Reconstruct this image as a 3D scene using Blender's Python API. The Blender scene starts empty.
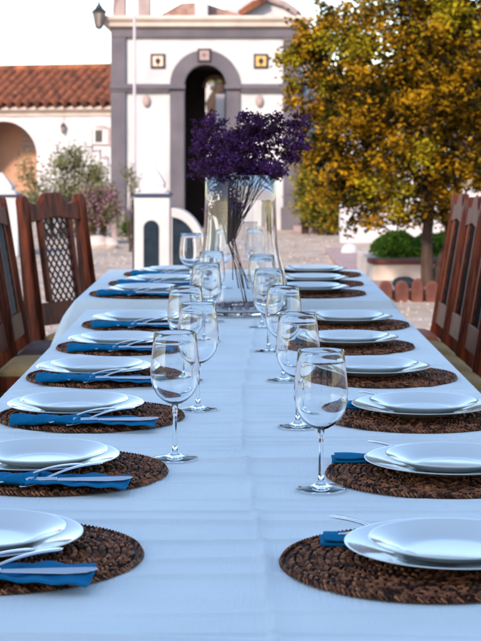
import bpy, math, random
from mathutils import Vector, Matrix
R = math.radians
PI = math.pi
F = 1632.0            # focal length in photo pixels (photo 481 x 641)
CAMH = 1.285          # camera height
TOP = 0.75            # front table height
sc = bpy.context.scene
col = sc.collection
rnd = random.Random(7)

def px(u, Y): return (u-240.5)/F*Y
def pz(v, Y): return CAMH+(152-v)/F*Y

# ------------------------------------------------------------------ materials
def mat(name, color, rough=0.6, color2=None, nscale=8.0, bump=0.0, bscale=40.0, metallic=0.0, spec=0.5,
        coat=0.0, island=False, sheen=0.0, ndetail=4.0, stretch=None, ramp=(0.35, 0.65), transl=0.0, bdist=0.01, iw=0.45):
    m = bpy.data.materials.new(name); m.use_nodes = True
    nt = m.node_tree; N = nt.nodes; L = nt.links
    b = N['Principled BSDF']
    b.inputs['Roughness'].default_value = rough
    b.inputs['Metallic'].default_value = metallic
    b.inputs['Specular IOR Level'].default_value = spec
    b.inputs['Coat Weight'].default_value = coat
    b.inputs['Sheen Weight'].default_value = sheen
    b.inputs['Base Color'].default_value = (*color, 1)
    tc = N.new('ShaderNodeTexCoord'); mp = N.new('ShaderNodeMapping')
    L.new(tc.outputs['Object'], mp.inputs['Vector'])
    if stretch: mp.inputs['Scale'].default_value = stretch
    if color2 is not None:
        rp = N.new('ShaderNodeValToRGB')
        rp.color_ramp.elements[0].position = ramp[0]; rp.color_ramp.elements[1].position = ramp[1]
        rp.color_ramp.elements[0].color = (*color, 1); rp.color_ramp.elements[1].color = (*color2, 1)
        nz = N.new('ShaderNodeTexNoise'); nz.inputs['Scale'].default_value = nscale; nz.inputs['Detail'].default_value = ndetail
        L.new(mp.outputs[0], nz.inputs['Vector'])
        if island:
            g = N.new('ShaderNodeNewGeometry')
            mx = N.new('ShaderNodeMath'); mx.operation = 'MULTIPLY_ADD'
            mx.inputs[1].default_value = iw
            L.new(g.outputs['Random Per Island'], mx.inputs[0])
            m2 = N.new('ShaderNodeMath'); m2.operation = 'MULTIPLY_ADD'; m2.inputs[1].default_value = 1.0; m2.inputs[2].default_value = -iw/2
            L.new(nz.outputs['Fac'], m2.inputs[0]); L.new(m2.outputs[0], mx.inputs[2])
            L.new(mx.outputs[0], rp.inputs['Fac'])
        else:
            L.new(nz.outputs['Fac'], rp.inputs['Fac'])
        L.new(rp.outputs['Color'], b.inputs['Base Color'])
    if bump:
        n2 = N.new('ShaderNodeTexNoise'); n2.inputs['Scale'].default_value = bscale; n2.inputs['Detail'].default_value = 5
        L.new(mp.outputs[0], n2.inputs['Vector'])
        bp = N.new('ShaderNodeBump'); bp.inputs['Strength'].default_value = bump; bp.inputs['Distance'].default_value = bdist
        L.new(n2.outputs['Fac'], bp.inputs['Height']); L.new(bp.outputs['Normal'], b.inputs['Normal'])
    if transl:
        t = N.new('ShaderNodeBsdfTranslucent'); ms = N.new('ShaderNodeMixShader'); ms.inputs[0].default_value = transl
        out = N['Material Output']
        if color2 is not None: L.new(rp.outputs['Color'], t.inputs['Color'])
        else: t.inputs['Color'].default_value = (*color, 1)
        L.new(b.outputs[0], ms.inputs[1]); L.new(t.outputs[0], ms.inputs[2]); L.new(ms.outputs[0], out.inputs['Surface'])
    return m

def glass(name, color=(1, 1, 1), rough=0.0, ior=1.45):
    m = bpy.data.materials.new(name); m.use_nodes = True
    b = m.node_tree.nodes['Principled BSDF']
    b.inputs['Base Color'].default_value = (*color, 1); b.inputs['Roughness'].default_value = rough
    b.inputs['Transmission Weight'].default_value = 1.0; b.inputs['IOR'].default_value = ior
    return m

def weave_mat(name, c1, c2):
    """woven table linen: faint thread pattern + slubs"""
    m = mat(name, c1, 0.85, c2, nscale=5.0, sheen=0.25, spec=0.2)
    nt = m.node_tree; N = nt.nodes; L = nt.links; b = N['Principled BSDF']
    tc = N.new('ShaderNodeTexCoord')
    hs = []
    for sx, sy in ((240, 22), (22, 240)):
        mp = N.new('ShaderNodeMapping'); mp.inputs['Scale'].default_value = (sx, sy, 60)
        L.new(tc.outputs['Object'], mp.inputs['Vector'])
        nz = N.new('ShaderNodeTexNoise'); nz.inputs['Scale'].default_value = 1.0; nz.inputs['Detail'].default_value = 2
        L.new(mp.outputs[0], nz.inputs['Vector']); hs.append(nz)
    ad = N.new('ShaderNodeMath'); ad.operation = 'ADD'
    L.new(hs[0].outputs['Fac'], ad.inputs[0]); L.new(hs[1].outputs['Fac'], ad.inputs[1])
    n3 = N.new('ShaderNodeTexNoise'); n3.inputs['Scale'].default_value = 9.0; n3.inputs['Detail'].default_value = 3
    mp3 = N.new('ShaderNodeMapping'); mp3.inputs['Scale'].default_value = (0.5, 2.2, 1)
    L.new(tc.outputs['Object'], mp3.inputs['Vector']); L.new(mp3.outputs[0], n3.inputs['Vector'])
    b1 = N.new('ShaderNodeBump'); b1.inputs['Strength'].default_value = 0.35; b1.inputs['Distance'].default_value = 0.006
    L.new(n3.outputs['Fac'], b1.inputs['Height'])
    b2 = N.new('ShaderNodeBump'); b2.inputs['Strength'].default_value = 0.7; b2.inputs['Distance'].default_value = 0.0016
    L.new(ad.outputs[0], b2.inputs['Height']); L.new(b1.outputs['Normal'], b2.inputs['Normal'])
    L.new(b2.outputs['Normal'], b.inputs['Normal'])
    return m

M = {}
M['cloth'] = weave_mat('pale_blue_linen', (0.70, 0.77, 0.78), (0.77, 0.83, 0.82))
M['plate'] = mat('glazed_white_china', (0.70, 0.75, 0.75), 0.10, (0.73, 0.78, 0.77), nscale=6, coat=0.4)
M['napkin'] = mat('blue_napkin_cloth', (0.003, 0.135, 0.29), 0.9, (0.006, 0.17, 0.35), nscale=30, bump=0.4, bscale=500, spec=0.1, bdist=0.002)
M['steel'] = mat('polished_steel', (0.72, 0.72, 0.74), 0.16, metallic=1.0)
M['rattan'] = mat('brown_rattan', (0.032, 0.010, 0.005), 0.55, (0.40, 0.155, 0.070), nscale=45, island=True, spec=0.12, ramp=(0.32, 0.85), iw=0.6)
M['rattan_base'] = mat('rattan_core', (0.02, 0.011, 0.007), 0.7)
M['glass'] = glass('clear_glass')
M['vaseglass'] = glass('vase_glass', (0.97, 0.985, 1.0))
M['wood'] = mat('red_brown_wood', (0.055, 0.011, 0.005), 0.45, (0.18, 0.036, 0.011), nscale=6, stretch=(6, 6, 1), bump=0.2, bscale=60, spec=0.13)
M['darkwood'] = mat('dark_lattice_wood', (0.012, 0.007, 0.006), 0.5)
M['cush_tan'] = mat('olive_tan_cushion', (0.34, 0.205, 0.075), 0.85, (0.42, 0.275, 0.11), nscale=14, bump=0.3, bscale=120)
M['cush_brown'] = mat('rust_brown_cushion', (0.30, 0.075, 0.022), 0.5, (0.36, 0.10, 0.03), nscale=10, bump=0.2, bscale=80)
M['cush_dark'] = mat('dull_brown_cushion', (0.10, 0.045, 0.035), 0.55, (0.14, 0.06, 0.045), nscale=10, bump=0.2, bscale=80)
M['tablewood'] = mat('plain_table_wood', (0.25, 0.15, 0.08), 0.6, (0.3, 0.19, 0.1), nscale=8)
M['white'] = mat('white_limewash', (0.56, 0.53, 0.54), 0.9, (0.42, 0.40, 0.42), nscale=1.6, bump=0.3, bscale=14, ndetail=8)
M['cream'] = mat('cream_limewash', (0.60, 0.50, 0.44), 0.9, (0.50, 0.40, 0.35), nscale=3, bump=0.3, bscale=14, ndetail=8)
M['peach'] = mat('peach_plaster', (0.44, 0.25, 0.165), 0.9, (0.38, 0.21, 0.14), nscale=2, bump=0.3, bscale=10)
M['greystone'] = mat('grey_mauve_trim', (0.088, 0.076, 0.096), 0.85, (0.125, 0.108, 0.125), nscale=2.2, bump=0.3, bscale=16, ndetail=8)
M['pinkstone'] = mat('pink_grey_stone', (0.28, 0.21, 0.21), 0.85, (0.36, 0.27, 0.25), nscale=5, bump=0.3, bscale=16)
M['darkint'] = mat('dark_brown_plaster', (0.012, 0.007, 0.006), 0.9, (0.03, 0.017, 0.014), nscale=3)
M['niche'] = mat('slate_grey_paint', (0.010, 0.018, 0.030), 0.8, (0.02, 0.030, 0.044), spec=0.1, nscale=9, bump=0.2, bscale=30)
M['bluepaint'] = mat('blue_paint', (0.07, 0.19, 0.30), 0.6, (0.10, 0.24, 0.36), nscale=6)
M['darkblue'] = mat('dark_blue_line', (0.02, 0.04, 0.09), 0.7)
M['terracotta'] = mat('terracotta_tile', (0.060, 0.020, 0.012), 0.9, (0.32, 0.095, 0.040), nscale=4.5, bump=0.5, bscale=20, ndetail=9, ramp=(0.30, 0.72))
M['edging'] = mat('terracotta_edging', (0.085, 0.026, 0.018), 0.9, (0.17, 0.055, 0.038), nscale=9, bump=0.4, bscale=30)
M['iron'] = mat('black_iron', (0.02, 0.02, 0.024), 0.5, metallic=0.3)
M['lampglass'] = mat('frosted_lamp_glass', (0.20, 0.16, 0.15), 0.25, (0.30, 0.24, 0.22), nscale=20)
M['tileyellow'] = mat('ochre_glazed_tile', (0.55, 0.33, 0.09), 0.3, (0.62, 0.42, 0.16), nscale=30)
M['tilepale'] = mat('pale_glazed_tile', (0.60, 0.44, 0.36), 0.3, (0.66, 0.52, 0.42), nscale=30)
M['tiledark'] = mat('dark_glazed_tile', (0.03, 0.02, 0.025), 0.3)
M['bark'] = mat('grey_brown_bark', (0.030, 0.016, 0.011), 0.9, (0.075, 0.042, 0.028), nscale=9, bump=0.8, bscale=30, stretch=(3, 3, 0.7))
M['leaf_gold'] = mat('gold_olive_leaves', (0.012, 0.012, 0.002), 0.75, (0.46, 0.235, 0.007), nscale=3.6, island=True, transl=0.08, ramp=(0.42, 0.68), iw=0.28, spec=0.08)
M['leaf_oliv2'] = mat('olive_gold_leaves', (0.014, 0.018, 0.002), 0.75, (0.36, 0.27, 0.010), nscale=3.6, island=True, transl=0.08, ramp=(0.37, 0.64), iw=0.28, spec=0.08)
M['leaf_green'] = mat('mid_green_leaves', (0.06, 0.12, 0.012), 0.6, (0.20, 0.32, 0.03), nscale=4, island=True, transl=0.25, spec=0.12)
M['leaf_dull'] = mat('dull_green_leaves', (0.07, 0.075, 0.03), 0.6, (0.22, 0.21, 0.09), nscale=4, island=True, transl=0.2, spec=0.12)
M['leaf_olive'] = mat('yellow_green_leaves', (0.06, 0.065, 0.01), 0.6, (0.34, 0.27, 0.03), nscale=3, island=True, transl=0.25, spec=0.12)
M['pinkflower'] = mat('pink_petals', (0.45, 0.13, 0.30), 0.6, (0.62, 0.30, 0.50), nscale=8, island=True, transl=0.3)
M['violet'] = mat('violet_statice', (0.035, 0.008, 0.018), 0.8, (0.16, 0.048, 0.21), nscale=12, island=True, ramp=(0.30, 0.80), spec=0.2)
M['stalk'] = mat('dry_brown_stalk', (0.050, 0.018, 0.015), 0.8, (0.10, 0.038, 0.030), nscale=30)
M['gravel'] = mat('pale_gravel', (0.30, 0.23, 0.19), 0.95, (0.46, 0.36, 0.31), nscale=2.2, bump=0.6, bscale=26, ndetail=12, bdist=0.02)
M['pebble'] = mat('mixed_pebbles', (0.24, 0.185, 0.155), 0.9, (0.42, 0.34, 0.29), nscale=2, island=True)
M['rock'] = mat('pale_rock', (0.40, 0.32, 0.29), 0.9, (0.58, 0.49, 0.45), nscale=8, bump=0.6, bscale=20)
M['path'] = mat('mauve_paving', (0.30, 0.20, 0.20), 0.85, (0.36, 0.25, 0.245), nscale=6, bump=0.3, bscale=30)
M['polewhite'] = mat('white_painted_metal', (0.46, 0.42, 0.45), 0.4, (0.42, 0.38, 0.41), nscale=4)
M['roofbrown'] = mat('weathered_brown_tile', (0.20, 0.11, 0.09), 0.9, (0.34, 0.22, 0.19), nscale=9, bump=0.6, bscale=30)

# ------------------------------------------------------------------ mesh builder
class MB:
    def __init__(self): self.v = []; self.f = []
    def add(self, vs, fs):
        n = len(self.v); self.v += [tuple(p) for p in vs]; self.f += [tuple(i+n for i in f) for f in fs]
    def box(self, c, s, rz=0):
        hx, hy, hz = s[0]/2, s[1]/2, s[2]/2; ca, sa = math.cos(rz), math.sin(rz)
        vs = []
        for z in (-hz, hz):
            for x, y in ((-hx, -hy), (hx, -hy), (hx, hy), (-hx, hy)):
                vs.append((c[0]+x*ca-y*sa, c[1]+x*sa+y*ca, c[2]+z))
        self.add(vs, [(3, 2, 1, 0), (4, 5, 6, 7), (0, 1, 5, 4), (1, 2, 6, 5), (2, 3, 7, 6), (3, 0, 4, 7)]); return self
    def prism(self, outline, fn, t0, t1):
        """outline: list of (a,b); fn(a,b,t) -> xyz"""
        n = len(outline)
        vs = [fn(a, b, t0) for a, b in outline]+[fn(a, b, t1) for a, b in outline]
        fs = [tuple(range(n))[::-1], tuple(range(n, 2*n))]+[(i, (i+1) % n, n+(i+1) % n, n+i) for i in range(n)]
        self.add(vs, fs); return self
    def lathe(self, prof, seg=48, c=(0, 0, 0), sx=1, sy=1):
        """prof: list of (r,z) from axis to axis (r=0 ends collapse)"""
        n0 = len(self.v); rings = []
        for r, z in prof:
            if r < 1e-7:
                rings.append([len(self.v)]); self.v.append((c[0], c[1], c[2]+z))
            else:
                rings.append(list(range(len(self.v), len(self.v)+seg)))
                for i in range(seg):
                    a = 2*PI*i/seg; self.v.append((c[0]+r*math.cos(a)*sx, c[1]+r*math.sin(a)*sy, c[2]+z))
        for A, B in zip(rings, rings[1:]):
            for i in range(seg):
                j = (i+1) % seg
                if len(A) == 1 and len(B) == 1: continue
                if len(A) == 1: self.f.append((A[0], B[j], B[i]))
                elif len(B) == 1: self.f.append((A[i], A[j], B[0]))
                else: self.f.append((A[i], A[j], B[j], B[i]))
        return self
    def tube(self, pts, rad, seg=8, flat=1.0, caps=True):
        pts = [Vector(p) for p in pts]; n = len(pts)
        if not hasattr(rad, '__len__'): rad = [rad]*n
        up = Vector((0, 0, 1)); base = len(self.v)
        d0 = (pts[1]-pts[0]).normalized()
        if abs(d0.dot(up)) > 0.95: up = Vector((0, 1, 0))
        side = d0.cross(up).normalized()
        for i in range(n):
            d = (pts[min(i+1, n-1)]-pts[max(i-1, 0)]).normalized()
            side = (side-d*side.dot(d)).normalized(); nn = side.cross(d).normalized()
            for k in range(seg):
                a = 2*PI*k/seg
                self.v.append(tuple(pts[i]+side*math.cos(a)*rad[i]+nn*math.sin(a)*rad[i]*flat))
        for i in range(n-1):
            for k in range(seg):
                j = (k+1) % seg; a = base+i*seg; b = a+seg
                self.f.append((a+k, a+j, b+j, b+k))
        if caps:
            self.f.append(tuple(base+k for k in range(seg))[::-1]); self.f.append(tuple(base+(n-1)*seg+k for k in range(seg)))
        return self
    def grid(self, fn, nu, nv):
        b = len(self.v)
        for j in range(nv+1):
            for i in range(nu+1): self.v.append(tuple(fn(i/nu, j/nv)))
        for j in range(nv):
            for i in range(nu):
                a = b+j*(nu+1)+i; self.f.append((a, a+1, a+nu+2, a+nu+1))
        return self
    def leaf(self, p, size, r=rnd, up=None):
        """one folded leaf: two quads sharing a midrib"""
        a = r.uniform(0, 2*PI); e = r.uniform(-0.7, 1.0)
        d = Vector((math.cos(a)*math.cos(e), math.sin(a)*math.cos(e), math.sin(e)))
        s = d.cross(Vector((r.uniform(-1, 1), r.uniform(-1, 1), r.uniform(0.1, 1)))).normalized()
        n = d.cross(s); w = size*0.28
        p = Vector(p); m = p+d*size*0.5-n*size*0.06; t = p+d*size
        self.add([p, m+s*w+n*w*0.5, t, m-s*w+n*w*0.5, m], [(0, 1, 4), (1, 2, 4), (0, 4, 3), (4, 2, 3)])
    def build(self, name, m, parent=None, smooth=True, bevel=0.0, angle=40, loc=None):
        me = bpy.data.meshes.new(name); me.from_pydata(self.v, [], self.f); me.update()
        o = bpy.data.objects.new(name, me); col.objects.link(o)
        me.materials.append(m)
        if smooth:
            me.polygons.foreach_set('use_smooth', [True]*len(me.polygons))
            if angle < 180:
                try: me.set_sharp_from_angle(angle=R(angle))
                except Exception: pass
        if bevel:
            bv = o.modifiers.new('bevel', 'BEVEL'); bv.width = bevel; bv.segments = 2; bv.limit_method = 'ANGLE'; bv.angle_limit = R(50)
        if parent: o.parent = parent
        if loc is not None: o.location = loc
        return o

def subsurf(o, n=1):
    s = o.modifiers.new('subsurf', 'SUBSURF'); s.levels = n; s.render_levels = n; return o
def tag(o, label=None, cat=None, group=None, kind=None):
    if label: o['label'] = label
    if cat: o['category'] = cat
    if group: o['group'] = group
    if kind: o['kind'] = kind
    return o
def empty(name, loc, rz=0.0):
    o = bpy.data.objects.new(name, None); o.empty_display_size = 0.1
    o.location = loc; o.rotation_euler = (0, 0, rz); col.objects.link(o); return o
def copy_tree(o, parent=None):
    c = o.copy(); col.objects.link(c); c.parent = parent
    for ch in list(o.children): copy_tree(ch, c)
    return c
used = set()
def inst(proto, loc, rz, label):
    """first call moves the prototype itself, later calls copy it with its parts"""
    if proto.name in used: o = copy_tree(proto)
    else: used.add(proto.name); o = proto
    o.location = loc; o.rotation_euler = (0, 0, rz); o['label'] = label
    return o

# ------------------------------------------------------------------ camera, light, world
cam = bpy.data.cameras.new('camera'); co = bpy.data.objects.new('camera', cam); col.objects.link(co); sc.camera = co
co.location = (0, 0, CAMH); co.rotation_euler = (R(90), 0, 0)
cam.sensor_fit = 'HORIZONTAL'; cam.sensor_width = 24.0; cam.lens = 24.0*F/481.0
cam.shift_y = -168.5/481.0; cam.clip_start = 0.1; cam.clip_end = 2000
cam.dof.use_dof = True; cam.dof.focus_distance = 2.95; cam.dof.aperture_fstop = 11.5; cam.dof.aperture_blades = 7

SUN_EL, SUN_AZ = 30.0, 203.0     # azimuth clockwise from +Y: sun behind the camera, to its left
w = bpy.data.worlds.new('World'); sc.world = w; w.use_nodes = True
nt = w.node_tree; sky = nt.nodes.new('ShaderNodeTexSky'); sky.sky_type = 'NISHITA'; sky.sun_disc = False
sky.sun_elevation = R(SUN_EL); sky.sun_rotation = R(SUN_AZ); sky.dust_density = 0.6; sky.air_density = 1.0; sky.ozone_density = 0.6
nt.links.new(sky.outputs[0], nt.nodes['Background'].inputs[0]); nt.nodes['Background'].inputs[1].default_value = 0.15
sl = bpy.data.lights.new('sun', 'SUN'); so = bpy.data.objects.new('sun', sl); col.objects.link(so)
sl.energy = 2.2; sl.angle = R(5); sl.color = (1.0, 0.86, 0.70)
az = R(SUN_AZ); el = R(SUN_EL)
sd = Vector((math.sin(az)*math.cos(el), math.cos(az)*math.cos(el), math.sin(el)))
so.rotation_euler = sd.to_track_quat('Z', 'Y').to_euler()
sc.view_settings.view_transform = 'Standard'; sc.view_settings.look = 'None'; sc.view_settings.gamma = 1
sc.view_settings.exposure = 1.32
sc.render.engine = 'CYCLES'
cy = sc.cycles
cy.use_denoising = True; cy.max_bounces = 14; cy.transmission_bounces = 12; cy.diffuse_bounces = 3; cy.glossy_bounces = 4
cy.transparent_max_bounces = 12; cy.sample_clamp_indirect = 6.0; cy.blur_glossy = 0.3
cy.use_adaptive_sampling = True; cy.adaptive_threshold = 0.01

# ------------------------------------------------------------------ ground
g = MB(); g.grid(lambda u, v: (-150+300*u, -40+340*v, 0), 30, 34)
tag(g.build('ground', M['gravel']), kind='structure')
pb = MB(); r = random.Random(3)
for i in range(5200):
    Y = 7.5+20*r.random()**1.2; X = r.uniform(-0.16, 0.17)*Y*1.1
    s = r.uniform(0.008, 0.028); a = r.uniform(0, PI); ca, sa = math.cos(a), math.sin(a)
    vs = []
    for dx, dy, dz in ((1, 0, .2), (0, .8, .25), (-1, 0, .2), (0, -.8, .2), (.1, .1, .8)):
        x, y = dx*s*r.uniform(.7, 1.2), dy*s*r.uniform(.7, 1.2); vs.append((X+x*ca-y*sa, Y+x*sa+y*ca, dz*s))
    vs2 = [(p[0], p[1], -0.005) for p in vs[:4]]
    pb.add(vs+vs2, [(0, 1, 4), (1, 2, 4), (2, 3, 4), (3, 0, 4), (0, 5, 6, 1), (1, 6, 7, 2), (2, 7, 8, 3), (3, 8, 5, 0)])
tag(pb.build('gravel_stones', M['pebble']), 'loose pale gravel stones scattered over the courtyard ground', 'gravel', kind='stuff')

# ------------------------------------------------------------------ tables and cloths
CREASE = {}
def crease_tab(seed):
    if seed in CREASE: return CREASE[seed]
    rr = random.Random(seed); A = []
    for k in range(38):
        A.append((1.35+k*0.165*0.68+rr.uniform(-0.05, 0.05), rr.uniform(0.0022, 0.0066), rr.uniform(0.0045, 0.009), rr.uniform(0, 6), rr.uniform(-0.5, 0.5), rr.uniform(0.25, 0.9), 0, .05))
    for k in range(70):
        A.append((1.35+k*0.064+rr.uniform(-0.03, 0.03), rr.uniform(0.0008, 0.0030), rr.uniform(0.0025, 0.0045), rr.uniform(0, 6), rr.uniform(-0.55, 0.55), rr.uniform(0.06, 0.35), rr.uniform(-.10, .10), .025))
    CREASE[seed] = A
    return A
SPOTS = []        # (x, y, radius): where mats and glasses press the cloth flat
def crease_fn(x, Y, seed):
    h = 0.0
    for (y0, amp, wd, ph, x0, ext, sl, lim) in crease_tab(seed):
        d = Y-y0
        if abs(d) > lim+.08: continue
        d += -0.010*math.sin(3*x+ph)-0.004*math.sin(11*x+ph)-sl*(x-x0)
        if abs(d) < lim: h += amp*math.exp(-(d/wd)**2)*math.exp(-((x-x0)/ext)**2)
    for yf in (2.42, 3.05, 3.68, 4.31, 4.94, 6.2, 6.75):     # ironed cross folds
        d = Y-yf-0.003*math.sin(6*x+yf)
        if abs(d) < 0.03: h += 0.0036*math.exp(-(d/0.0035)**2)
    xc = 0.02+0.018*math.sin(Y*1.9-1.6)
    h += 0.0050*math.exp(-((x-xc)/0.0045)**2)
    h += 0.0010*(1+math.sin(9*Y+1.5*math.sin(4*x+seed)))*0.5+0.0008*(1+math.sin(7*x+2*Y))*0.5
    for (sx, sy, sr) in SPOTS:
        if abs(Y-sy) < sr and (x-sx)**2+(Y-sy)**2 < sr*sr:
            q = math.sqrt((x-sx)**2+(Y-sy)**2)/sr
            lim = .0018+max(0, q-.92)/.08*.004
            h = min(h, lim)
    return h
def tablecloth(x0, x1, y0, y1, ztop, drop, seed, label):
    mb = MB()
    nx, ny = 150, int((y1-y0)/0.0032)
    def hh(x, y):      # creases fade out at the table edge
        d = min(x-x0, x1-x, y-y0, y1-y); return crease_fn(x, y, seed)*min(1, .18+max(0, d)/.05)
    mb.grid(lambda u, v: (x0+(x1-x0)*u, y0+(y1-y0)*v, ztop+hh(x0+(x1-x0)*u, y0+(y1-y0)*v)), nx, ny)
    # skirt all round, with soft folds; the corners flare out
    per = []
    for i in range(nx): per.append((x0+(x1-x0)*i/nx, y0, 0, -1))
    for i in range(ny): per.append((x1, y0+(y1-y0)*i/ny, 1, 0))
    for i in range(nx): per.append((x1-(x1-x0)*i/nx, y1, 0, 1))
    for i in range(ny): per.append((x0, y1-(y1-y0)*i/ny, -1, 0))
    n = len(per); base = len(mb.v); rows = 12
    for k in range(rows+1):
        t = k/rows
        for i, (x, y, ax, ay) in enumerate(per):
            z = ztop+hh(x, y)*(1-t)-drop*t
            dc = min(math.hypot(x-cx, y-cyy) for cx in (x0, x1) for cyy in (y0, y1))
            fl = math.exp(-dc/0.07)*0.13*t**0.8
            s = (x+y)*1.0
            fold = (0.010*math.sin(s*19+seed)+0.006*math.sin(s*41))*min(1, t*1.6)+0.012*(1-math.exp(-t*20))
            ox = ax*(fold+0.02*t); oy = ay*(fold+0.02*t)
            if fl > 1e-3:
                dx = (-1 if abs(x-x0) < abs(x-x1) else 1); dy = (-1 if abs(y-y0) < abs(y-y1) else 1)
                ox += dx*fl*0.75; oy += dy*fl*0.45
            zz = z if t > 0 else ztop+hh(x, y)
            mb.v.append((x+ox*(t > 0), y+oy*(t > 0), zz-(0.006 if 0 < t <= 1/rows else 0)))
    for k in range(rows):
        for i in range(n):
            j = (i+1) % n; a = base+k*n
            mb.f.append((a+j, a+i, a+n+i, a+n+j))
    o = mb.build('tablecloth', M['cloth'], angle=180)
    return tag(o, label, 'tablecloth', 'pale blue tablecloths')
def table(x0, x1, y0, y1, ztop, label):
    t = empty('long_table', ((x0+x1)/2, (y0+y1)/2, 0)); W, D = (x1-x0-0.03), (y1-y0-0.03)
    MB().box((0, 0, ztop-0.018), (W, D, 0.03)).build('tabletop', M['tablewood'], t, False, 0.004)
    ap = MB()
    for sy in (-1, 1): ap.box((0, sy*(D/2-0.08), ztop-0.075), (W-0.2, 0.025, 0.08))
    for sx in (-1, 1): ap.box((sx*(W/2-0.08), 0, ztop-0.075), (0.025, D-0.2, 0.08))
    ap.build('apron', M['tablewood'], t, False, 0.002)
    for sx in (-1, 1):
        for sy in (-1, 1):
            MB().prism([(-.028, -.028), (.028, -.028), (.028, .028), (-.028, .028)],
                       lambda a, b, z, sx=sx, sy=sy: (sx*(W/2-0.08)+a*(0.6+0.4*z/ztop), sy*(D/2-0.08)+b*(0.6+0.4*z/ztop), z), 0, ztop-0.04).build('leg', M['tablewood'], t, False, 0.003)
    tag(t, label, 'table', 'long dining tables')
ORD = ['nearest', 'second', 'third', 'fourth', 'fifth', 'sixth']
# side, placemat centre x, y, plate centre offset
rows = [
 ('L', -.315, 2.145, -.034, .035), ('L', -.308, 2.71, -.034, .035), ('L', -.300, 3.28, -.034, .035), ('L', -.318, 3.86, -.030, .030), ('L', -.313, 4.44, -.02, .03), ('L', -.300, 5.02, -.02, .03),
 ('L', -.357, 5.88, .02, 0), ('L', -.325, 6.34, .02, 0), ('L', -.300, 6.82, .02, 0),
 ('R', .238, 2.11, .035, 0), ('R', .328, 2.69, .015, 0), ('R', .352, 3.275, .01, 0), ('R', .324, 3.86, -.015, 0), ('R', .288, 4.46, .005, 0), ('R', .332, 5.02, -.003, 0),
 ('R', .266, 5.90, -.01, 0), ('R', .290, 6.33, -.01, 0), ('R', .316, 6.81, -.01, 0)]
GL = [(-.1136, 2.83, 'left wine glass nearest the camera, standing beside the second left placemat'),
      (-.0878, 3.37, 'wine glass just behind the nearest left glass, foot on bare cloth'),
      (-.1275, 3.80, 'third wine glass in the left row, half hidden behind the second'),
      (-.0956, 4.59, 'fourth wine glass in the left row, in front of the vase base'),
      (-.0910, 5.12, 'fifth wine glass in the left row, touching the outline of the vase'),
      (.1270, 2.575, 'nearest wine glass of the right row, beside the second right placemat'),
      (.1110, 3.16, 'wine glass directly behind the nearest right glass'),
      (.1000, 3.80, 'third wine glass in the right row beside the dinner plates'),
      (.0750, 4.354, 'fourth wine glass in the right row, in front of the vase'),
      (.0650, 4.946, 'fifth wine glass in the right row, overlapping the vase foot'),
      (-.1780, 5.87, 'lone wine glass left of the vase on the far table'),
      (-.0700, 6.12, 'wine glass on the far table seen through the left side of the vase'),
      (.0620, 6.13, 'wine glass on the far table seen through the right side of the vase'),
      (.0480, 6.75, 'farthest wine glass on the far table behind the vase')]
SPOTS += [(q[1], q[2], .203) for q in rows]+[(q[0], q[1], .050) for q in GL]+[(0, 5.375, .18)]
FX0, FX1, FY0, FY1 = -0.522, 0.532, 1.40, 5.55
BX0, BX1, BY0, BY1 = -0.575, 0.525, 5.665, 7.15
BTOP = TOP+0.02
table(FX0, FX1, FY0, FY1, TOP-0.004, 'long wooden table in the foreground under its pale blue cloth')
table(BX0, BX1, BY0, BY1, BTOP-0.004, 'shorter wooden table behind the vase under its pale blue cloth')
tablecloth(FX0, FX1, FY0, FY1, TOP, 0.30, 2, 'creased pale blue cloth on the near table, lying under the wine glasses')
tablecloth(BX0, BX1, BY0, BY1, BTOP, 0.34, 11, 'pale blue cloth on the far table, its folded corner hanging down beside the chairs')

# ------------------------------------------------------------------ place settings
def placemat_mesh():
    mb = MB(); RR = 0.185; r = random.Random(5)
    k = 0; rad = 0.012
    while rad < RR-0.004:
        n = max(5, int(2*PI*rad/0.0098)); tilt = 0.6 if k % 2 else -0.6
        for i in range(n):
            a = 2*PI*(i+0.5*(k % 2))/n+r.uniform(-.02, .02)
            t = Vector((-math.sin(a), math.cos(a), 0)); o = Vector((math.cos(a), math.sin(a), 0))
            d = (t*math.cos(tilt)+o*math.sin(tilt)); c = o*rad; L = 0.0078; hz = r.uniform(-.0005, .0005)
            mb.tube([c-d*L+Vector((0, 0, .0018)), c-d*L*.4+Vector((0, 0, .0046+hz)), c+d*L*.4+Vector((0, 0, .0046+hz)), c+d*L+Vector((0, 0, .0018))],
                    [.0009, .0026, .0026, .0009], 5)
        rad += 0.0094; k += 1
    # twisted rim
    n = 170
    for i in range(n):
        a = 2*PI*i/n; t = Vector((-math.sin(a), math.cos(a), 0)); o = Vector((math.cos(a), math.sin(a), 0))
        c = o*(RR-0.001); d = t*0.0062+o*0.0035
        mb.tube([c-d+Vector((0, 0, .0015)), c+Vector((0, 0, .0050)), c+d+Vector((0, 0, .0015))], [.0012, .0030, .0012], 5)
    return mb
pm = empty('placemat', (0, 0, 0)); tag(pm, 'x', 'placemat', 'round woven rattan placemats')
MB().lathe([(0, .001), (.182, .001), (.182, .0022), (0, .0022)], 64).build('backing', M['rattan_base'], pm)
placemat_mesh().build('weave', M['rattan'], pm)

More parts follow.
